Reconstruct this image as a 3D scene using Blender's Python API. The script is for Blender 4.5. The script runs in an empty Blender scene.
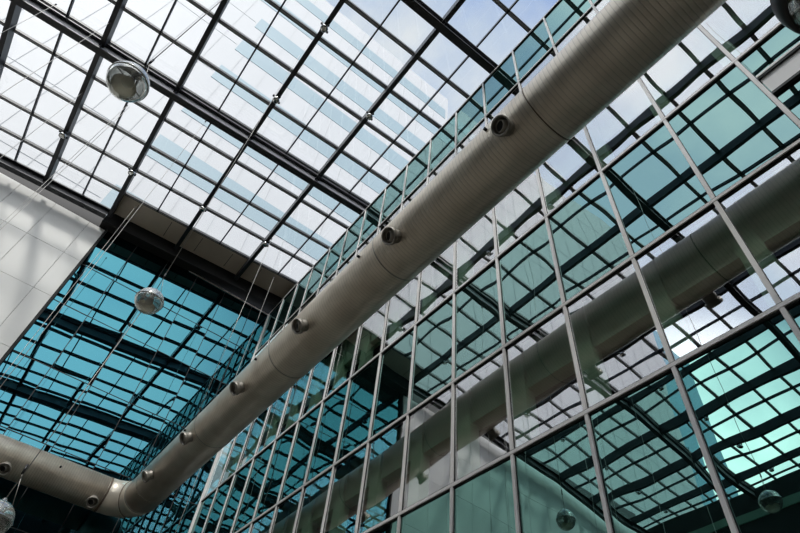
import bpy, math, random
from mathutils import Vector, Matrix
random.seed(7)
S = bpy.context.scene
COL = S.collection
Z0 = 1.6                       # eye height: all z below are measured from the eye, the builder adds Z0

# ------------------------------------------------------------------ materials
def mat(name):
    m = bpy.data.materials.new(name); m.use_nodes = True
    nt = m.node_tree; nt.nodes.clear()
    out = nt.nodes.new('ShaderNodeOutputMaterial')
    return m, nt, out

def node(nt, typ, **kw):
    n = nt.nodes.new(typ)
    for k, v in kw.items():
        if k in n.inputs: n.inputs[k].default_value = v
        else: setattr(n, k, v)
    return n

def principled(name, col, rough=.5, metal=0., noise=0., nscale=3., bump=0., bscale=20., spec=.5):
    m, nt, out = mat(name)
    p = node(nt, 'ShaderNodeBsdfPrincipled')
    p.inputs['Base Color'].default_value = (*col, 1)
    p.inputs['Roughness'].default_value = rough
    p.inputs['Metallic'].default_value = metal
    p.inputs['Specular IOR Level'].default_value = spec
    nt.links.new(p.outputs[0], out.inputs[0])
    tc = node(nt, 'ShaderNodeTexCoord')
    if noise:
        n = node(nt, 'ShaderNodeTexNoise'); n.inputs['Scale'].default_value = nscale; n.inputs['Detail'].default_value = 5
        nt.links.new(tc.outputs['Object'], n.inputs['Vector'])
        r = node(nt, 'ShaderNodeMapRange'); r.inputs['To Min'].default_value = 1 - noise; r.inputs['To Max'].default_value = 1 + noise
        nt.links.new(n.outputs['Fac'], r.inputs['Value'])
        mx = node(nt, 'ShaderNodeVectorMath', operation='SCALE'); mx.inputs[0].default_value = col
        nt.links.new(r.outputs[0], mx.inputs['Scale']); nt.links.new(mx.outputs[0], p.inputs['Base Color'])
    if bump:
        n = node(nt, 'ShaderNodeTexNoise'); n.inputs['Scale'].default_value = bscale
        nt.links.new(tc.outputs['Object'], n.inputs['Vector'])
        b = node(nt, 'ShaderNodeBump'); b.inputs['Distance'].default_value = bump
        nt.links.new(n.outputs['Fac'], b.inputs['Height']); nt.links.new(b.outputs[0], p.inputs['Normal'])
    return m

def wavy(nt, amp, scale, stretch=(1, 1, 1), axes='YZ'):
    """slow waviness of toughened glass as a bumped normal"""
    tc = node(nt, 'ShaderNodeTexCoord')
    mp = node(nt, 'ShaderNodeMapping'); mp.inputs['Scale'].default_value = stretch
    nt.links.new(tc.outputs['Object'], mp.inputs['Vector'])
    n = node(nt, 'ShaderNodeTexNoise'); n.inputs['Scale'].default_value = scale; n.inputs['Detail'].default_value = .6
    nt.links.new(mp.outputs[0], n.inputs['Vector'])
    # each pane also bellies a little and kicks at its rim
    sp = node(nt, 'ShaderNodeSeparateXYZ'); nt.links.new(tc.outputs['Generated'], sp.inputs[0])
    oi = node(nt, 'ShaderNodeObjectInfo')
    tot = n.outputs['Fac']
    for ax in axes:
        c = node(nt, 'ShaderNodeMath', operation='MULTIPLY_ADD'); c.inputs[1].default_value = 2; c.inputs[2].default_value = -1
        nt.links.new(sp.outputs[ax], c.inputs[0])
        ab = node(nt, 'ShaderNodeMath', operation='ABSOLUTE'); nt.links.new(c.outputs[0], ab.inputs[0])
        for pw, k in ((2, .35), (9, .13)):
            q = node(nt, 'ShaderNodeMath', operation='POWER'); q.inputs[1].default_value = pw; nt.links.new(ab.outputs[0], q.inputs[0])
            rn = node(nt, 'ShaderNodeMapRange'); rn.inputs['To Min'].default_value = -.5 * k; rn.inputs['To Max'].default_value = k
            nt.links.new(oi.outputs['Random'], rn.inputs['Value'])
            mm = node(nt, 'ShaderNodeMath', operation='MULTIPLY_ADD'); nt.links.new(q.outputs[0], mm.inputs[0]); nt.links.new(rn.outputs[0], mm.inputs[1]); nt.links.new(tot, mm.inputs[2])
            tot = mm.outputs[0]
    b = node(nt, 'ShaderNodeBump'); b.inputs['Distance'].default_value = amp; b.inputs['Strength'].default_value = 1
    nt.links.new(tot, b.inputs['Height'])
    return b

def mirror_glass(name, tint, body, fac, amp, scale, through=None, stretch=(1, 1, 1), axes='YZ'):
    """coated facade glass: tinted mirror over a coloured body (opaque) or over clear tinted glass"""
    m, nt, out = mat(name)
    g = node(nt, 'ShaderNodeBsdfGlossy'); g.inputs['Color'].default_value = (*tint, 1); g.inputs['Roughness'].default_value = 0.0
    if amp:
        b = wavy(nt, amp, scale, stretch, axes); nt.links.new(b.outputs[0], g.inputs['Normal'])
    if through: d = node(nt, 'ShaderNodeBsdfTransparent'); d.inputs['Color'].default_value = (*through, 1)
    else: d = node(nt, 'ShaderNodeBsdfDiffuse'); d.inputs['Color'].default_value = (*body, 1)
    mx = node(nt, 'ShaderNodeMixShader'); mx.inputs[0].default_value = fac
    nt.links.new(d.outputs[0], mx.inputs[1]); nt.links.new(g.outputs[0], mx.inputs[2]); nt.links.new(mx.outputs[0], out.inputs[0])
    return m

M = {}
M['steel'] = principled('charcoal_steel', (.032, .033, .037), .45, .3, .15, 2)
M['lit_web'] = principled('sunlit_web_steel', (.42, .42, .45), .5, .2, .15, 2)  # same steel as the flanges, with sunlight on the web put into its colour
M['gasket'] = principled('black_gasket', (.012, .012, .013), .6)
M['bar_grey'] = principled('grey_glazing_cap', (.45, .45, .47), .5)
M['silver'] = principled('silver_aluminium', (.88, .855, .84), .4, 0, .06, 4)
M['clad'] = principled('white_cladding', (.66, .66, .64), .4, 0, .06, .5)
M['soffit'] = principled('brown_grey_soffit', (.74, .67, .57), .7, 0, .15, 1.2)
M['dark'] = principled('dark_fascia', (.012, .012, .012), .8)
M['green_steel'] = principled('green_grey_paint', (.27, .42, .31), .6, 0, .08, 1)
M['interior'] = principled('dark_interior', (.035, .036, .034), .9, 0, .1, 1)
M['floor'] = principled('grey_stone_floor', (.13, .12, .10), .5, 0, .15, .8)
M['cable'] = principled('steel_cable', (.42, .40, .37), .4, .4)
M['cabledark'] = principled('dark_cable', (.10, .10, .10), .5, .2)
M['lamp_black'] = principled('lamp_black', (.02, .02, .022), .4, .2)
M['chrome'] = principled('lamp_chrome', (.62, .62, .60), .16, 1)
M['bowl'] = principled('beige_lamp_bowl', (.78, .73, .60), .4, 0, .15, 6)
M['bowl'], _nt, _o = mat('beige_frosted_bowl')
_t = node(_nt, 'ShaderNodeBsdfTranslucent'); _t.inputs['Color'].default_value = (.80, .74, .58, 1)
_d = node(_nt, 'ShaderNodeBsdfDiffuse'); _d.inputs['Color'].default_value = (.72, .67, .54, 1)
_m = node(_nt, 'ShaderNodeMixShader'); _m.inputs[0].default_value = .4
_nt.links.new(_t.outputs[0], _m.inputs[1]); _nt.links.new(_d.outputs[0], _m.inputs[2]); _nt.links.new(_m.outputs[0], _o.inputs[0])
M['hole'] = principled('nozzle_dark', (.008, .008, .008), .9)
M['paint'] = principled('nozzle_paint', (.34, .315, .275), .4, .35, .2, 6)
M['rust'] = principled('brown_grime', (.13, .095, .065), .7, 0, .3, 8)
M['grey_panel'] = principled('grey_vent_panel', (.75, .74, .73), .5)
M['tower_wall'] = principled('tower_white_panels', (.39, .39, .395), .6)
M['tower_glass'] = principled('tower_blue_windows', (.215, .28, .31), .5, 0, .10, .08)
M['tower_joint'] = principled('tower_panel_joint', (.335, .34, .345), .7)
M['blue_glass'] = principled('blue_office_glass', (.10, .28, .36), .25, 0, .15, .05)

M['spandrel'] = mirror_glass('green_mirror_glass', (.21, .335, .32), (.012, .035, .032), .88, .008, .6)
M['spandrel_low'] = mirror_glass('deep_green_mirror_glass', (.17, .33, .30), (.012, .035, .032), .88, .009, .7)
M['strip'] = mirror_glass('parapet_green_glass', (.23, .37, .37), (.02, .05, .045), .82, .004, .6)
M['vision'] = mirror_glass('clear_mirror_glass', (.92, .94, .97), (0, 0, 0), .47, .009, .6, through=(.88, .97, .90))
M['far'] = mirror_glass('teal_mirror_glass', (.042, .145, .182), (.004, .016, .02), .90, .006, .5, axes='XZ')

def roof_glass():
    m, nt, out = mat('roof_glass')
    t = node(nt, 'ShaderNodeBsdfTransparent'); t.inputs['Color'].default_value = (.98, .99, .99, 1)
    g = node(nt, 'ShaderNodeBsdfGlossy'); g.inputs['Roughness'].default_value = .0; g.inputs['Color'].default_value = (.9, .95, .95, 1)
    mx = node(nt, 'ShaderNodeMixShader'); mx.inputs[0].default_value = .035
    nt.links.new(t.outputs[0], mx.inputs[1]); nt.links.new(g.outputs[0], mx.inputs[2]); nt.links.new(mx.outputs[0], out.inputs[0])
    return m
M['roof_glass'] = roof_glass()
M['clear'], _nt, _o = mat('clear_uncoated_glass')
_t = node(_nt, 'ShaderNodeBsdfTransparent'); _t.inputs['Color'].default_value = (.97, .99, .98, 1); _nt.links.new(_t.outputs[0], _o.inputs[0])

def globe_glass():
    m, nt, out = mat('globe_glass')
    t = node(nt, 'ShaderNodeBsdfTransparent'); t.inputs['Color'].default_value = (.80, .82, .80, 1)
    g = node(nt, 'ShaderNodeBsdfGlossy'); g.inputs['Roughness'].default_value = .05; g.inputs['Color'].default_value = (.9, .9, .88, 1)
    d = node(nt, 'ShaderNodeBsdfDiffuse'); d.inputs['Color'].default_value = (.55, .55, .52, 1)
    lw = node(nt, 'ShaderNodeLayerWeight'); lw.inputs['Blend'].default_value = .45
    m1 = node(nt, 'ShaderNodeMixShader'); nt.links.new(lw.outputs['Facing'], m1.inputs[0])
    m2 = node(nt, 'ShaderNodeMixShader'); m2.inputs[0].default_value = .35
    nt.links.new(t.outputs[0], m2.inputs[1]); nt.links.new(d.outputs[0], m2.inputs[2])
    nt.links.new(m2.outputs[0], m1.inputs[1]); nt.links.new(g.outputs[0], m1.inputs[2]); nt.links.new(m1.outputs[0], out.inputs[0])
    return m
M['globe'] = globe_glass()

def duct_mat(axis):
    """beige sheet metal wound with a narrow seam every 13 cm"""
    m, nt, out = mat('duct_sheet_metal_' + axis)
    p = node(nt, 'ShaderNodeBsdfPrincipled'); p.inputs['Roughness'].default_value = .32; p.inputs['Metallic'].default_value = .45
    tc = node(nt, 'ShaderNodeTexCoord'); sep = node(nt, 'ShaderNodeSeparateXYZ')
    nt.links.new(tc.outputs['Object'], sep.inputs[0])
    ml = node(nt, 'ShaderNodeMath', operation='MULTIPLY'); ml.inputs[1].default_value = 1 / .075
    nt.links.new(sep.outputs[axis], ml.inputs[0])
    fr = node(nt, 'ShaderNodeMath', operation='FRACT'); nt.links.new(ml.outputs[0], fr.inputs[0])
    pp = node(nt, 'ShaderNodeMath', operation='PINGPONG'); pp.inputs[1].default_value = .5; nt.links.new(fr.outputs[0], pp.inputs[0])
    rg = node(nt, 'ShaderNodeMapRange', interpolation_type='SMOOTHSTEP'); rg.inputs['From Min'].default_value = 0; rg.inputs['From Max'].default_value = .22
    nt.links.new(pp.outputs[0], rg.inputs['Value'])
    b = node(nt, 'ShaderNodeBump'); b.inputs['Distance'].default_value = .006; b.inputs['Strength'].default_value = .4
    nt.links.new(rg.outputs[0], b.inputs['Height'])
    n2 = node(nt, 'ShaderNodeTexNoise'); n2.inputs['Scale'].default_value = 5; n2.inputs['Detail'].default_value = 3
    nt.links.new(tc.outputs['Object'], n2.inputs['Vector'])
    b2 = node(nt, 'ShaderNodeBump'); b2.inputs['Distance'].default_value = .006; nt.links.new(n2.outputs['Fac'], b2.inputs['Height']); nt.links.new(b.outputs[0], b2.inputs['Normal'])
    nt.links.new(b2.outputs[0], p.inputs['Normal'])
    n = node(nt, 'ShaderNodeTexNoise'); n.inputs['Scale'].default_value = 1.6; n.inputs['Detail'].default_value = 6
    nt.links.new(tc.outputs['Object'], n.inputs['Vector'])
    cr = node(nt, 'ShaderNodeValToRGB')
    cr.color_ramp.elements[0].position = .3; cr.color_ramp.elements[0].color = (.62, .545, .445, 1)
    cr.color_ramp.elements[1].position = .7; cr.color_ramp.elements[1].color = (.82, .745, .63, 1)
    nt.links.new(n.outputs['Fac'], cr.inputs[0])
    r2 = node(nt, 'ShaderNodeMapRange'); r2.inputs['To Min'].default_value = .72; r2.inputs['From Max'].default_value = .12
    nt.links.new(pp.outputs[0], r2.inputs['Value'])
    sc = node(nt, 'ShaderNodeVectorMath', operation='SCALE'); nt.links.new(cr.outputs[0], sc.inputs[0]); nt.links.new(r2.outputs[0], sc.inputs['Scale'])
    nt.links.new(sc.outputs[0], p.inputs['Base Color'])
    nt.links.new(p.outputs[0], out.inputs[0])
    return m
M['duct_y'] = duct_mat('Y'); M['duct_x'] = duct_mat('X')
M['duct_plain'] = principled('duct_plain_sheet', (.74, .67, .565), .33, .4, .12, 2, .004, 6)

# ------------------------------------------------------------------ mesh builder
class MB:
    def __init__(s): s.v = []; s.f = []; s.m = []; s.sm = []
    def quad(s, pts, mi=0):
        i = len(s.v); s.v += [Vector(p) for p in pts]; s.f.append(tuple(range(i, i + len(pts)))); s.m.append(mi); s.sm.append(False)
    def hexa(s, c, mi=0):
        """8 corners: bottom loop 0-3, top loop 4-7"""
        i = len(s.v); s.v += [Vector(p) for p in c]
        for f in ((3, 2, 1, 0), (4, 5, 6, 7), (0, 1, 5, 4), (1, 2, 6, 5), (2, 3, 7, 6), (3, 0, 4, 7)):
            s.f.append(tuple(i + k for k in f)); s.m.append(mi); s.sm.append(False)
    def box(s, x0, x1, y0, y1, z0, z1, mi=0):
        s.hexa([(x0, y0, z0), (x1, y0, z0), (x1, y1, z0), (x0, y1, z0), (x0, y0, z1), (x1, y0, z1), (x1, y1, z1), (x0, y1, z1)], mi)
    def sbox(s, x0, x1, y0, y1, za, zb, mi=0):
        """box between two heights below/above the sloping roof plane"""
        a, b = rz(x0), rz(x1)
        s.hexa([(x0, y0, a + za), (x1, y0, b + za), (x1, y1, b + za), (x0, y1, a + za), (x0, y0, a + zb), (x1, y0, b + zb), (x1, y1, b + zb), (x0, y1, a + zb)], mi)
    def sweep(s, path, radii, seg=32, mi=0, caps=True, smooth=True, n0=None):
        path = [Vector(p) for p in path]; N = len(path)
        if not hasattr(radii, '__len__'): radii = [radii] * N
        T = []
        for i in range(N):
            a = path[max(i - 1, 0)]; b = path[min(i + 1, N - 1)]
            T.append((b - a).normalized() if (b - a).length > 1e-9 else (T[-1] if T else Vector((0, 0, 1))))
        n = Vector(n0) if n0 else (Vector((0, 0, 1)) if abs(T[0].z) < .9 else Vector((1, 0, 0)))
        base = len(s.v)
        for i in range(N):
            n = (n - T[i] * n.dot(T[i])).normalized(); b = T[i].cross(n)
            for k in range(seg):
                a = 2 * math.pi * k / seg
                s.v.append(path[i] + (n * math.cos(a) + b * math.sin(a)) * radii[i])
        for i in range(N - 1):
            for k in range(seg):
                k2 = (k + 1) % seg
                s.f.append((base + i * seg + k, base + i * seg + k2, base + (i + 1) * seg + k2, base + (i + 1) * seg + k)); s.m.append(mi); s.sm.append(smooth)
        if caps:
            s.f.append(tuple(base + k for k in reversed(range(seg)))); s.m.append(mi); s.sm.append(False)
            s.f.append(tuple(base + (N - 1) * seg + k for k in range(seg))); s.m.append(mi); s.sm.append(False)
    def lathe(s, origin, axis, prof, seg=32, mi=0, caps=False):
        """prof: (distance along axis, radius)"""
        o = Vector(origin); ax = Vector(axis).normalized()
        n = ax.orthogonal().normalized(); b = ax.cross(n); base = len(s.v); N = len(prof)
        for d, r in prof:
            for k in range(seg):
                a = 2 * math.pi * k / seg
                s.v.append(o + ax * d + (n * math.cos(a) + b * math.sin(a)) * max(r, 1e-4))
        for i in range(N - 1):
            for k in range(seg):
                k2 = (k + 1) % seg
                s.f.append((base + i * seg + k, base + i * seg + k2, base + (i + 1) * seg + k2, base + (i + 1) * seg + k)); s.m.append(mi); s.sm.append(True)
        if caps:
            s.f.append(tuple(base + k for k in reversed(range(seg)))); s.m.append(mi); s.sm.append(False)
            s.f.append(tuple(base + (N - 1) * seg + k for k in range(seg))); s.m.append(mi); s.sm.append(False)
    def build(s, name, mats, parent=None, at=None):
        if not isinstance(mats, (list, tuple)): mats = [mats]
        off = Vector(at) if at is not None else (Vector(parent['_w']) if parent is not None else Vector((0, 0, -Z0)))
        me = bpy.data.meshes.new(name)
        me.from_pydata([v - off for v in s.v], [], s.f)
        for m in mats: me.materials.append(m)
        for p, mi, sm in zip(me.polygons, s.m, s.sm): p.material_index = mi; p.use_smooth = sm
        me.update()
        o = bpy.data.objects.new(name, me); COL.objects.link(o)
        if parent is not None:
            o.parent = parent
            o.location = off - Vector(parent['_w'])
            o['_w'] = tuple(off)
        else:
            o.location = off + Vector((0, 0, Z0)); o['_w'] = tuple(off)
        return o

def thing(name, at, label=None, cat=None, group=None, kind=None):
    o = bpy.data.objects.new(name, None); COL.objects.link(o)
    o.location = Vector(at) + Vector((0, 0, Z0)); o['_w'] = tuple(at); o.empty_display_size = .3
    tag(o, label, cat, group, kind); return o
def tag(o, label=None, cat=None, group=None, kind=None):
    if label: o['label'] = label
    if cat: o['category'] = cat
    if group: o['group'] = group
    if kind: o['kind'] = kind
    return o

# ------------------------------------------------------------------ measured layout (metres)
Q = .966
W = 6.293 * Q                                # glass wall on the right
WR = 6.42                                    # right edge of the roof
YF = 21.38                                   # glass wall at the far end
XL = -23.1; YN = -15.2
YM = [-0.27, 1.18, 2.68, 4.17, 5.71, 7.21, 8.74, 10.27, 11.78, 13.26, 14.72, 16.2, 17.73, 19.17, 20.62]
YM = [y * Q for y in YM]
YMall = [-4.77 * Q, -3.27 * Q, -1.77 * Q] + YM
ZT = [z * Q for z in (20.88, 18.01, 15.45, 12.92, 10.45, 7.65, 5.32, 2.62, .2)] + [-1.6]
YB = {-2: .29, -1: 1.8, 0: 3.32, 1: 5.02, 2: 6.52, 3: 8.18, 4: 9.86, 5: 11.57, 6: 13.09, 7: 14.8, 8: 16.4, 9: 17.91, 10: 19.42}
for b in range(-11, -2): YB[b] = .29 + (b + 2) * 1.6
XK = {1: 5.19, 2: 3.65, 3: 2.02, 4: .49, 5: -1.06, 6: -2.66, 7: -4.04, 8: -5.47, 9: -6.88, 10: -8.34}
for k in range(11, 20): XK[k] = -8.34 - (k - 10) * 1.58
def rz(x): return 21.129 - .0737 * (6.293 - x)

# ------------------------------------------------------------------ setting: floor, side walls
m = MB(); m.box(XL - .4, W + 5, YN - .4, YF + .4, -1.8, -1.6); tag(m.build('floor', M['floor']), kind='structure')
def office_wall(name, plane):
    o = thing(name, plane[0], kind='structure')
    return o
# left wall (seen only mirrored): dark glass storeys with slab edges
wl = thing('wall_left', (XL, 3, -1.6), kind='structure')
m = MB(); m.box(XL - .4, XL, YN, YF, -1.6, rz(XL) - .05); m.build('wall_panel', M['interior'], wl)
m = MB()
for z in (1.5, 4.6, 7.7, 10.8, 13.9, 17.0): m.box(XL, XL + .08, YN, YF, z, z + .5)
m.build('slab_edge', M['green_steel'], wl)
wn = thing('wall_near', (-8, YN, -1.6), kind='structure')
m = MB(); m.hexa([(XL, YN - .4, -1.6), (W, YN - .4, -1.6), (W, YN, -1.6), (XL, YN, -1.6), (XL, YN - .4, rz(XL)), (W, YN - .4, rz(W)), (W, YN, rz(W)), (XL, YN, rz(XL))])
m.build('wall_panel', M['interior'], wn)

# ------------------------------------------------------------------ right curtain wall
wr = thing('wall_right', (W, 8, -1.6), kind='structure')
for z in ZT[:-1]:
    m = MB()
    m.box(W - .05, W + .02, YMall[0], YF, z - .03, z + .03, 0)
    m.box(W - .03, W + .02, YMall[0], YF, z - .05, z - .03, 1)
    m.box(W - .05, W + .02, YMall[0], YF, z + .03, z + .036, 1)
    m.build('transom', [M['silver'], M['gasket']], wr)
for i, y in enumerate(YMall):
    m = MB()
    m.box(W - .045, W + .02, y - .03, y + .03, -1.6, ZT[0] + .05, 0)
    m.box(W - .012, W + .02, y - .038, y - .03, -1.6, ZT[0], 1); m.box(W - .012, W + .02, y + .03, y + .038, -1.6, ZT[0], 1)
    m.build('mullion', [M['silver'], M['gasket']], wr)
m = MB(); m.box(W - .09, W + .02, YF - .06, YF + .04, -1.6, 20.1); m.build('corner_post', M['silver'], wr)
edges = YMall + [YF]
for i in range(len(edges) - 1):
    y0, y1 = edges[i], edges[i + 1]
    w = thing('window_%d' % (i + 1), (W, (y0 + y1) / 2, -1.6), kind='structure')
    for j in range(len(ZT) - 1):
        z1, z0 = ZT[j], ZT[j + 1]
        mt = [M['strip'], M['vision'], M['spandrel'], M['vision'], M['spandrel'], M['vision'], M['spandrel_low'], M['vision'], M['spandrel']][j]
        if j == 1: mt = M['vision']
        if j == 3: mt = M['vision']
        t1 = random.uniform(-1, 1) * .0022 * (y1 - y0); t2 = random.uniform(-1, 1) * .0016 * (z1 - z0)
        if j == 0: t1 = t2 = 0
        c = [(y0, z0, -t1 - t2), (y1, z0, t1 - t2), (y1, z1, t1 + t2), (y0, z1, -t1 + t2)]
        m = MB()
        m.hexa([(W + .03 + d, y, z) for y, z, d in c] + [(W + d, y, z) for y, z, d in c], 1)
        k = [i for i, f in enumerate(m.f) if f == (4, 5, 6, 7)][0]; m.m[k] = 0
        o = m.build('glass_pane', [mt, M['clear'] if mt is M['vision'] else mt], w)
# grey vent panel set in the green band next to the nearest mullion
m = MB(); m.box(W - .02, W, YM[0] - 1.46, YM[0] - .05, 8.99 * Q, 9.50 * Q, 0)
m.box(W - .06, W, YM[0] - 1.46, YM[0] - .04, 8.93 * Q, 8.99 * Q, 1); m.box(W - .06, W, YM[0] - 1.46, YM[0] - .04, 9.50 * Q, 9.545 * Q, 1); m.box(W - .07, W, YM[0] - 1.46, YM[0] - .04, 9.545 * Q, 9.60 * Q, 2)
m.build('vent_panel', [M['grey_panel'], M['gasket'], M['silver']], wr)
# storeys behind the clear bands: edge beam, columns, slab, back wall
for (zt, zb, zbeam) in ((7.65, 5.32, 6.74), (12.92, 10.45, 11.95), (18.01, 15.45, 17.1)):
    zt *= Q; zb *= Q; zbeam *= Q
    m = MB(); m.box(W + .32, W + .6, YMall[0], YF, zbeam, zt + .2); m.build('edge_beam', M['green_steel'], wr)
    m = MB(); m.box(W + .34, W + 5, YMall[0], YF, zt + .2, zt + .4); m.box(W + .2, W + 5, YMall[0], YF, zb - .5, zb - .3); m.build('floor_slab', M['interior'], wr)
    for y in YMall[1:]:
        m = MB(); m.box(W + .26, W + .5, y - .17, y + .17, zb - .3, zt + .2); m.build('column', M['green_steel'], wr)
m = MB(); m.box(W + 5, W + 5.2, YMall[0], YF, -1.6, 20.15); m.box(W + .1, W + 5.2, YMall[0] - .2, YMall[0], -1.6, 20.15); m.box(W + .03, W + 5.2, YMall[0], YF, ZT[0] + .04, ZT[0] + .14)
m.build('inner_wall', M['interior'], wr)
m = MB(); m.box(W, W + .3, YN, YMall[0], -1.6, rz(W) - .1); m.build('wall_panel', M['interior'], wr)

# ------------------------------------------------------------------ far wall: cladding and teal glass
wf = thing('wall_far', (-4, YF, -1.6), kind='structure')
XC = -2.43
cz = [19.62, 17.42, 15.22, 12.53, 9.9, 7.2, 4.5, 1.8, -1.6]
cx = [XC, -3.19, -4.71, -6.23, -7.74] + [-7.74 - 1.515 * i for i in range(1, 11)]
for i in range(len(cx) - 1):
    m = MB()
    for j in range(len(cz) - 1):
        m.box(cx[i + 1] + .008, cx[i] - .008, YF - .12, YF - .06, cz[j + 1] + .008, cz[j] - .008)
    m.build('cladding_panel', M['clad'], wf)
m = MB(); m.box(cx[-1], XC, YF - .06, YF + .1, -1.6, 20.4); m.build('cladding_backing', M['gasket'], wf)
gx = [XC, -.99, .53, 2.04, 3.56, 5.07, W]
gz = [20.05, 17.42, 15.22, 12.53, 9.9, 7.2, 4.5, 1.8, -1.6]
for i in range(len(gx) - 1):
    w = thing('window_%d' % (i + 30), ((gx[i] + gx[i + 1]) / 2, YF, -1.6), kind='structure')
    for j in range(len(gz) - 1):
        z1, z0 = gz[j], gz[j + 1]; x0, x1 = gx[i], gx[i + 1]
        t1 = random.uniform(-1, 1) * .0022 * (x1 - x0); t2 = random.uniform(-1, 1) * .0016 * (z1 - z0)
        if j == 0: t1 *= .5; t2 *= .3
        c = [(x0, z0, -t1 - t2), (x1, z0, t1 - t2), (x1, z1, t1 + t2), (x0, z1, -t1 + t2)]
        m = MB(); m.hexa([(x, YF + .03 + d, z) for x, z, d in c] + [(x, YF + d, z) for x, z, d in c])
        m.build('glass_pane', M['far'], w)
m = MB()
for z in gz[1:-1]: m.box(XC, W, YF - .012, YF + .02, z - .014, z + .014)
m.build('transom', M['gasket'], wf)
for x in gx[1:-1]:
    m = MB(); m.box(x - .014, x + .014, YF - .012, YF + .02, -1.6, 20.05); m.build('mullion', M['gasket'], wf)
m = MB(); m.box(XC, W, YF - .05, YF + .02, 20.03, 20.07); m.build('head_trim', M['silver'], wf)
m = MB(); m.box(XC - .05, XC + .05, YF - .16, YF, -1.6, 20.05); m.build('corner_post', M['dark'], wf)

# ------------------------------------------------------------------ roof
cl = thing('ceiling', (-8, 3, rz(-8)), kind='structure')
x6 = XK[6]
for k in range(1, 20):
    x = XK[k]; m = MB()
    if k % 2 == 0: m.sbox(x - .085, x + .085, YN, 20.75, -.50, -.02, 0)
    else: m.sbox(x - .028, x + .028, YN, 20.75 if k > 6 else YB[10], -.16, -.02, 0)
    m.build('rafter', M['steel'], cl)
for b, y in sorted(YB.items()):
    m = MB()
    m.sbox(XL, WR, y - .075, y - .05, -.10, .02, 0); m.sbox(XL, WR, y + .05, y + .075, -.08, .02, 0)
    m.sbox(XL, WR, y - .05, y + .05, -.07, .02, 1)
    m.build('glazing_bar', [M['steel'], M['bar_grey']], cl)
# brown soffit at the far end, dark fascia over the glass wall
m = MB(); m.sbox(x6, WR, YB[10] + .085, 20.95, -.04, .02)
m.build('soffit_panel', M['soffit'], cl)
m = MB()
for k in (1, 2, 3, 4, 5):
    xx = (XK[k] + XK[k + 1]) / 2
    m.sbox(xx - .012, xx + .012, YB[10] + .25, 20.7, -.045, -.03)
m.build('soffit_joint', M['gasket'], cl)
m = MB(); m.sbox(XC - .35, WR, 20.85, YF + .3, -.75, .03); m.build('fascia', M['dark'], cl)
m = MB(); m.sbox(WR, WR + .25, YN, YF, -1.1, .05); m.build('wall_plate', M['dark'], cl)
# roof panes, one run of panes between each pair of rafters
ks = [WR] + [XK[k] for k in range(1, 20)]
ys = sorted(YB.values()) + [20.95]
for i in range(len(ks) - 1):
    m = MB()
    for j in range(len(ys) - 1):
        if j == len(ys) - 2 and ks[i + 1] > x6 - .01: continue
        m.sbox(ks[i + 1] + .02, ks[i] - .02, ys[j] + .02, ys[j + 1] - .02, .0, .012)
    o = m.build('window_%d' % (i + 40), M['roof_glass']); tag(o, kind='structure')

# main steel beams under the roof
def roof_beam(y, x0, x1, label, group=None, depth=.80, web='lit_web'):
    t = thing('roof_beam', ((x0 + x1) / 2, y, rz((x0 + x1) / 2) - depth), label, 'beam', group)
    m = MB(); m.sbox(x0, x1, y - .16, y + .16, -.33, -.27); m.build('top_flange', M['steel'], t)
    m = MB(); m.sbox(x0, x1, y - .012, y + .012, -depth + .04, -.33); m.build('web', M[web], t)
    m = MB(); m.sbox(x0, x1, y - .14, y + .14, -depth, -depth + .045); m.build('bottom_flange', M['steel'], t)
    for k in range(1, 20):
        if XK[k] < x1 and XK[k] > x0 and k % 2 == 0:
            m = MB(); m.sbox(XK[k] - .02, XK[k] + .02, y - .13, y - .012, -depth + .045, -.33); m.sbox(XK[k] - .02, XK[k] + .02, y + .012, y + .13, -depth + .045, -.33)
            m.build('stiffener', M['steel'], t)
roof_beam(13.17, XL, WR - .03, 'long charcoal steel beam crossing the upper left roof behind the hanging globe lamp')
roof_beam(5.0, XL, WR - .03, 'charcoal steel beam at the top centre of the glass roof above the duct')
roof_beam(20.62, XL, x6 - .1, 'charcoal steel beam along the top edge of the white cladding', depth=.72, web='steel')
roof_beam(-3.0, XL, WR - .03, 'steel roof beam seen only as a dark bar mirrored in the right glass wall')
roof_beam(-11.0, XL, WR - .03, 'farthest steel roof beam seen only in the right wall mirror image')

# ------------------------------------------------------------------ the duct
A0 = Vector((4.03, -4.0, 9.30)) * Q; A1 = Vector((3.61, 20.40, 8.63))
def axis(y): 
    t = (y - A0.y) / (A1.y - A0.y); return A0.lerp(A1, t)
RB = 1.0; RD = .572; RX = .55
def yq(y): return y * (Q + (1 - Q) * max(y, 0) / 20.4)
dt = thing('air_duct', tuple(axis(8)), 'huge beige sheet metal air duct running diagonally across the picture with round nozzles', 'air duct')
dt['_w'] = tuple(axis(8))
pe = axis(20.40 - RB)
m = MB(); m.sweep([axis(y) for y in (-3.8, 0, 5, 10, 15)] + [pe], RD, 64); m.build('straight_run', M['duct_y'], dt)
arc = []
c = Vector((pe.x - RB, pe.y, pe.z)); ng = 5
for i in range(ng + 1):
    a = math.pi / 2 * i / ng
    arc.append(c + Vector((RB * math.cos(a), RB * math.sin(a), 0)))
rr = [RD + (RX - RD) * i / ng for i in range(ng + 1)]
m = MB(); m.sweep(arc, rr, 64, smooth=True, n0=(0, 0, 1)); m.build('elbow', M['duct_plain'], dt)
pz = arc[-1]
X2 = -22.5
m = MB(); m.sweep([pz, (-4, pz.y, pz.z - .03), (-12, pz.y, pz.z - .05), (X2, pz.y, pz.z - .05)], RX, 64); m.build('cross_run', M['duct_x'], dt)
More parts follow.
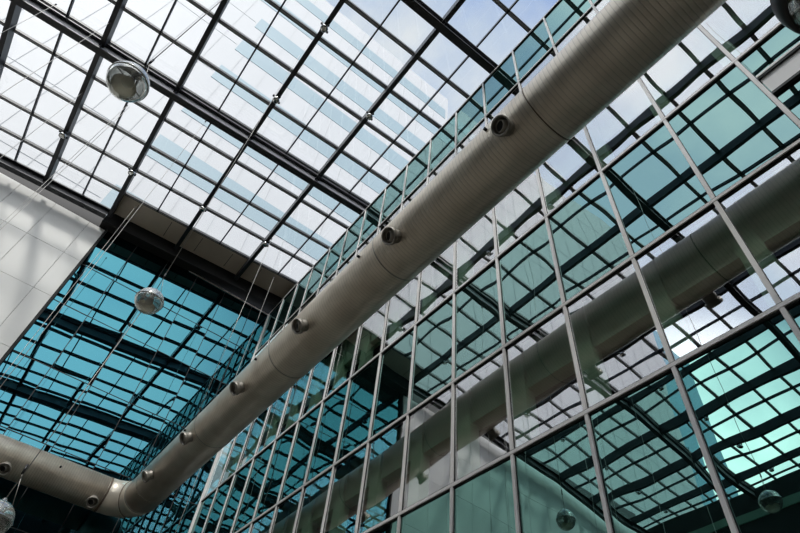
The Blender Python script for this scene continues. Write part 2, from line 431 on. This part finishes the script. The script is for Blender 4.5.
def ring(center, ax, r, w=.05, mt='paint', name='joint_band'):
    m = MB(); m.lathe(Vector(center) - Vector(ax).normalized() * w / 2, ax, [(0, r - .02), (0, r + .012), (w, r + .012), (w, r - .02)], 64); return m.build(name, M[mt], dt)
d1 = (A1 - A0).normalized()
for y in (-2.0, 2.2, 6.3, 10.4, 14.4, 18.5): ring(axis(yq(y)), d1, RD - .006, .022, 'rust' if y < 3 else 'paint')
ring(pe, d1, RD, .05); ring(arc[2], arc[3] - arc[1], (rr[2]), .03, 'rust'); ring(pz, (1, 0, 0), RX, .06, 'rust')
for x in (-1.6, -5.6): ring((x, pz.y, pz.z - .02), (1, 0, 0), RX, .04, 'rust')
def nozzle(base_center, out, r, R):
    """round jet nozzle: neck, flange ring, swivelled inner jet with a black disc for the shade in its opening"""
    out = Vector(out).normalized(); o = Vector(base_center)
    st = R - .06; L = R + .20
    m = MB(); m.lathe(o, out, [(st, r * .80), (L, r * .80)], 28); n = m.build('nozzle', M['paint'], dt)
    m = MB(); m.lathe(o, out, [(L - .07, r * .8), (L - .07, r * 1.02), (L + .02, r * 1.06), (L + .03, r), (L + .02, r * .88), (L - .09, r * .80)], 28); m.build('rim', M['paint'], n)
    tilt = (out + Vector((-.28, .30, .10))).normalized()
    m = MB(); c0 = o + out * (L - .11); m.lathe(c0, tilt, [(-.03, r * .84), (.04, r * .72), (.10, r * .62), (.105, r * .54), (.0, r * .5)], 24); m.build('jet', M['paint'], n)
    m = MB(); m.lathe(c0, tilt, [(.085, r * .55), (.0851, .0)], 20); m.lathe(o + out * (L - .13), out, [(0, r * .8), (.0001, 0)], 20); m.build('opening', M['hole'], n)  # near-black discs stand in for the shade inside jet and neck
for y in (-.3, 2.7, 5.65, 8.9, 11.8, 14.7, 17.35):
    nozzle(axis(yq(y)), (-.78, 0, -.62), .165, RD)
for x in (2.35, -.35, -3.1, -5.9):
    nozzle((x, pz.y, pz.z - .02), (0, -.69, -.72), .175, RX)
def bolt(p, ax):
    m = MB(); m.lathe(p, ax, [(0, .03), (.06, .03), (.0601, 0)], 10); m.build('hanger_bolt', M['hole'], dt)
for y in (3.05, 6.75, 11.0, 15.0): 
    c0 = axis(yq(y)); a = Vector((-1, 0, -.1)).normalized(); bolt(c0 + a * (RD - .01), a)
a = Vector((0, -1, .12)).normalized(); bolt(Vector((1.0, pz.y, pz.z)) + a * (RX - .01), a)

# ------------------------------------------------------------------ globe lamps
def globe(at, top, label, r=.26, group=None, lod=0, dark=False):
    at = Vector(at) * Q; top = Vector((top[0] * Q, top[1] * Q, top[2]))
    t = thing('globe_lamp', tuple(at - Vector((0, 0, r))), label, 'lamp', group)
    prof = lambda rad, a0, a1, n: [(-rad * math.cos(a0 + (a1 - a0) * i / n), rad * math.sin(a0 + (a1 - a0) * i / n)) for i in range(n + 1)]
    m = MB(); m.lathe(at, (0, 0, 1), prof(r, .0, math.pi, 24), 40); m.build('glass_globe', M['globe'], t)
    m = MB(); m.lathe(at, (0, 0, 1), [(-.06*r, r*.98), (-.07*r, r*1.03), (.07*r, r*1.03), (.06*r, r*.98)], 40); m.build('equator_ring', M['lamp_black' if dark else 'chrome'], t)
    m = MB(); m.lathe(at, (0, 0, 1), prof(r * .93, .02, .62, 10), 32); m.lathe(at + Vector((0, 0, -r * .76)), (0, 0, 1), [(0, r * .54), (.25*r, r * .62), (.3*r, r * .58)], 32); m.build('reflector_bowl', M['bowl'], t)
    m = MB(); m.lathe(at, (0, 0, 1), [(-.30*r, .10*r), (-.26*r, .21*r), (.13*r, .26*r), (.34*r, .19*r), (r*.96, .10*r)], 20, caps=True); m.build('lamp_holder', M['lamp_black'], t)
    for k in range(4):
        a = k * math.pi / 2 + .5
        m = MB(); m.sweep([at + Vector((math.cos(a) * .2 * r, math.sin(a) * .2 * r, .02)), at + Vector((math.cos(a) * r * .96, math.sin(a) * r * .96, 0))], .03 * r, 8); m.build('spoke', M['cabledark'], t)
    m = MB(); m.lathe(at + Vector((0, 0, r - .03)), (0, 0, 1), [(0, .07), (.02, .07), (.04, .03), (.07, .02)], 20, caps=True); m.build('top_cap', M['chrome'], t)
    if dark:
        m = MB()
        m.lathe(at, (0, 0, 1), [(-.34*r, r * .95), (-.38*r, r * .99), (-.1*r, r * 1.045), (.1*r, r * 1.05), (.26*r, r * .99), (.22*r, r * .95)], 48); m.build('outer_band', M['lamp_black'], t)
        m = MB(); m.lathe(at, (0, 0, 1), [(-.62*r, r * .78), (-.66*r, r * .82), (-.56*r, r * .86), (-.52*r, r * .82)], 48); m.build('lower_ring', M['chrome'], t)
    top = Vector(top)
    m = MB(); m.sweep([at + Vector((0, 0, r + .05)), top], .007, 8); m.sweep([at + Vector((.12, 0, r - .03)), at + Vector((.0, 0, r + .42))], .005, 6); m.build('hanging_cable', M['cable'], t)
    m = MB(); m.sweep([at + Vector((0, 0, r + .40)), at + Vector((0, 0, r + .54))], .017, 10); m.build('cable_clamp', M['lamp_black'], t)
    return t
globe((-1.515, 4.966, 7.12), (-1.515, 4.966, 20.35), 'globe lamp with a beige bowl hanging against the white sky at the upper left')
globe((.325, 9.46, 7.67), (.325, 9.46, 20.6), 'globe lamp hanging in front of the teal glass far wall, right of the cladding')
globe((.07, 9.46, 3.21), (.30, 9.46, 7.10), 'globe lamp cut off by the left picture edge below the duct', r=.24)
globe((1.73, -.59, 2.90), (1.73, -.59, 20.7), 'large near globe lamp with black rings cut off by the top right corner', dark=True)

# small spot fixtures clamped under the thick rafters
def spot(x, y, label, group=None):
    z = rz(x) - .50
    t = thing('spot_lamp', (x, y, z), label, 'spotlight', group)
    m = MB(); m.lathe((x, y, z), (0, 0, -1), [(0, .07), (.10, .07), (.16, .14), (.24, .13), (.26, .05)], 16, caps=True); m.build('lamp_body', M['chrome'], t)
    for k in range(4):
        a = k * math.pi / 2 + .4; d = Vector((math.cos(a), math.sin(a), 0))
        p = Vector((x, y, z - .10)); m = MB(); m.sweep([p, p + d * .17], .012, 6); m.lathe(p + d * .17, (0, 0, -1), [(-.04, .035), (.05, .035)], 10, caps=True); m.build('arm', M['lamp_black'], t)
for x, y, l in ((3.65, 9.27, 'small four-armed spotlight on the thick rafter nearest the duct, beside the white tower bands'),
                (.49, 10.92, 'small four-armed spotlight above the long beam, centre of the roof'),
                (.49, 7.54, 'small four-armed spotlight on the rafter near the top centre picture edge'),
                (3.65, 17.55, 'small four-armed spotlight right of centre near the brown soffit edge'),
                (.49, 17.48, 'small four-armed spotlight directly above the globe lamp on the teal wall'),
                (-2.66, 17.6, 'small four-armed spotlight on the rafter left of the brown soffit'),
                (-5.47, 17.6, 'small four-armed spotlight on the rafter above the white cladding')): spot(x, y, l)
for k in (10, 12, 14, 16, 18):
    for y in (17.6, 10.9): spot(XK[k], y, 'tiny roof spotlight seen only mirrored in the green glass wall', 'mirrored roof spotlights')

# hanging steel cables
def cable(x, y, zb, label, r=.009, group=None, mt='cable', pair=False, zt=None):
    z1 = (rz(x) - .51) if zt is None else zt
    t = thing('steel_cable', (x, y, zb), label, 'cable', group)
    m = MB(); m.sweep([(x, y, zb), (x, y, z1)], r, 6)
    if pair: m.sweep([(x + .09, y, zb), (x + .09, y, z1)], r, 6)
    m.build('cable_strand', M[mt], t)
    m = MB(); m.lathe((x, y, z1 - .08), (0, 0, 1), [(0, .02), (.08, .03)], 8, caps=True); m.build('top_anchor', M['lamp_black'], t)
cable(-7.16, 12.63, -1.6, 'thin pale hanging cable crossing the extreme top left corner')
cable(-5.50, 12.1, -1.6, 'thin pale cable crossing the long beam left of the big globe lamp')
cable(-5.45, 15.37, -1.6, 'thin pale cable starting at the thick rafter above the cladding')
cable(-3.91, 14.81, -1.6, 'pair of thin cables running down left across the white cladding beam', pair=True)
cable(-1.21, 13.31, -1.6, 'thin cable dropping from the long beam to the cladding corner', zt=19.76, r=.007)
cable(-1.91, 19.45, -1.6, 'pale cable dropping from the left end of the brown soffit', r=.010)
cable(3.75, 17.2, 9.25, 'pale cable dropping across the brown soffit onto the top of the duct')
cable(5.05, 19.35, -1.6, 'pale cable dropping across the soffit nearest the right glass wall', r=.010)
cable(-11.0, 12.6, -1.6, 'thin cable seen only mirrored in the right glass wall, nearer one')
cable(-16.5, 12.6, -1.6, 'thin cable seen only mirrored in the right glass wall, farther one')

# ------------------------------------------------------------------ towers beyond the roof
tw = thing('office_tower', (0, 33, -1.6), 'white office tower with pale blue window bands seen through the glass roof', 'building')
m = MB(); m.box(-60, 25.9, 32, 52, -1.6, 95); m.build('tower_body', M['tower_wall'], tw)
for i in range(10):
    zt = 90.0 - 8.0 * i
    m = MB(); m.box(-5.1 - (18 if i < 2 else 0), 25.4, 31.95, 32.05, zt - 3.3, zt); b = m.build('window_band', M['tower_glass'], tw)
m = MB()
for i in range(28): 
    x = -58 + i * 3.0; m.box(x, x + .05, 31.97, 32.02, 0, 94.5)
for i in range(12): m.box(-60, -5.3, 31.97, 32.02, 88 - 8 * i, 88.05 - 8 * i)
o = m.build('panel_joint', M['tower_joint'], tw)
t2 = thing('glass_tower', (-80, 42.5, -1.6), 'blue glass tower seen only mirrored in the lower right glass panes', 'building')
m = MB(); m.box(-87, -75, 39.9, 45.5, -1.6, 86); m.build('tower_body', M['blue_glass'], t2)
m = MB()
for i in range(5): m.box(-75.02, -74.9, 39.9 + i * 1.37, 40.0 + i * 1.37, -1.6, 86)
m.build('facade_fin', M['tower_wall'], t2)

# ------------------------------------------------------------------ sky, sun, camera
wd = bpy.data.worlds.new('sky'); S.world = wd; wd.use_nodes = True
nt = wd.node_tree; nt.nodes.clear()
out = nt.nodes.new('ShaderNodeOutputWorld'); bg = nt.nodes.new('ShaderNodeBackground')
tc = nt.nodes.new('ShaderNodeTexCoord')
mp = node(nt, 'ShaderNodeMapping'); mp.inputs['Scale'].default_value = (1, 1, 1.6)
nt.links.new(tc.outputs['Generated'], mp.inputs['Vector'])
ns = node(nt, 'ShaderNodeTexNoise'); ns.inputs['Scale'].default_value = 3.2; ns.inputs['Detail'].default_value = 7; ns.inputs['Roughness'].default_value = .55
nt.links.new(mp.outputs[0], ns.inputs['Vector'])
cr = node(nt, 'ShaderNodeValToRGB')
e = cr.color_ramp.elements; e[0].position = .40; e[0].color = (.37, .50, .80, 1); e[1].position = .66; e[1].color = (.82, .86, .90, 1)
mid = cr.color_ramp.elements.new(.52); mid.color = (.58, .68, .84, 1)
nt.links.new(ns.outputs['Fac'], cr.inputs[0])
# bright sunlit cloud low over the left side of the hall
dp = node(nt, 'ShaderNodeVectorMath', operation='DOT_PRODUCT'); dp.inputs[1].default_value = Vector((-.79, .29, .55)).normalized()
nt.links.new(tc.outputs['Generated'], dp.inputs[0])
mr = node(nt, 'ShaderNodeMapRange', interpolation_type='SMOOTHSTEP'); mr.inputs['From Min'].default_value = .984; mr.inputs['From Max'].default_value = 1.0; mr.inputs['To Max'].default_value = 3.6
nt.links.new(dp.outputs['Value'], mr.inputs['Value'])
mulc = node(nt, 'ShaderNodeMath', operation='MULTIPLY'); nt.links.new(mr.outputs[0], mulc.inputs[0]); nt.links.new(ns.outputs['Fac'], mulc.inputs[1])
sc = node(nt, 'ShaderNodeVectorMath', operation='SCALE'); sc.inputs[0].default_value = (1.6, 1.55, 1.35); nt.links.new(mulc.outputs[0], sc.inputs['Scale'])
# the sky behind the viewer and over the left side is full of bright thin cloud
sx = node(nt, 'ShaderNodeVectorMath', operation='DOT_PRODUCT'); sx.inputs[1].default_value = (-.9, -.5, 0); nt.links.new(tc.outputs['Generated'], sx.inputs[0])
lr = node(nt, 'ShaderNodeMapRange', interpolation_type='SMOOTHSTEP'); lr.inputs['From Min'].default_value = .0; lr.inputs['From Max'].default_value = .32
nt.links.new(sx.outputs['Value'], lr.inputs['Value'])
c2 = node(nt, 'ShaderNodeValToRGB')
e = c2.color_ramp.elements; e[0].position = .38; e[0].color = (1.18, 1.34, 1.60, 1); e[1].position = .62; e[1].color = (1.9, 1.92, 1.96, 1)
nt.links.new(ns.outputs['Fac'], c2.inputs[0])
mxw = nt.nodes.new('ShaderNodeMix'); mxw.data_type = 'RGBA'; nt.links.new(lr.outputs[0], mxw.inputs[0]); nt.links.new(cr.outputs[0], mxw.inputs[6]); nt.links.new(c2.outputs[0], mxw.inputs[7])
gl = node(nt, 'ShaderNodeVectorMath', operation='DOT_PRODUCT'); gl.inputs[1].default_value = Vector((-.35, -.80, .42)).normalized(); nt.links.new(tc.outputs['Generated'], gl.inputs[0])
g2 = node(nt, 'ShaderNodeMapRange', interpolation_type='SMOOTHSTEP'); g2.inputs['From Min'].default_value = .72; g2.inputs['From Max'].default_value = 1.0; g2.inputs['To Max'].default_value = 2.2
nt.links.new(gl.outputs['Value'], g2.inputs['Value'])
gs = node(nt, 'ShaderNodeVectorMath', operation='SCALE'); gs.inputs[0].default_value = (1, .97, .92); nt.links.new(g2.outputs[0], gs.inputs['Scale'])
ga = node(nt, 'ShaderNodeVectorMath', operation='ADD'); nt.links.new(mxw.outputs[2], ga.inputs[0]); nt.links.new(gs.outputs[0], ga.inputs[1])
ad = node(nt, 'ShaderNodeVectorMath', operation='ADD'); nt.links.new(ga.outputs[0], ad.inputs[0]); nt.links.new(sc.outputs[0], ad.inputs[1])
nt.links.new(ad.outputs[0], bg.inputs['Color']); bg.inputs['Strength'].default_value = 1.0
nt.links.new(bg.outputs[0], out.inputs[0])

sd = bpy.data.lights.new('sun', 'SUN'); sd.energy = 2.7; sd.angle = math.radians(6.5); sd.color = (1, .96, .90)
so = bpy.data.objects.new('sun', sd); COL.objects.link(so)
so.rotation_euler = Vector((-.34, -.50, .80)).to_track_quat('Z', 'Y').to_euler(); so.location = (-20, -30, 60)

R = Matrix(((0.785838524248697, -0.6131465603359008, 0.08067905152444169), (-0.5125805251553031, -0.572778250222514, 0.6396767006101979), (-0.34600436274437885, -0.5440371050032237, -0.764398200770755)))
cd = bpy.data.cameras.new('camera'); cam = bpy.data.objects.new('camera', cd); COL.objects.link(cam)
cam.matrix_world = Matrix.Translation((0, 0, Z0)) @ R.transposed().to_4x4()
cd.sensor_width = 36; cd.lens = 36 * 565.79 / 800; cd.clip_end = 1000
S.camera = cam
for o in list(bpy.data.objects):
    if '_w' in o: del o['_w']
S.view_settings.view_transform = 'Standard'; S.view_settings.look = 'None'; S.view_settings.gamma = 1
S.view_settings.use_curve_mapping = False
S.view_settings.exposure = 0.0
S.cycles.max_bounces = 14; S.cycles.transparent_max_bounces = 24; S.cycles.glossy_bounces = 6; S.cycles.diffuse_bounces = 4
S.cycles.caustics_reflective = False; S.cycles.caustics_refractive = False
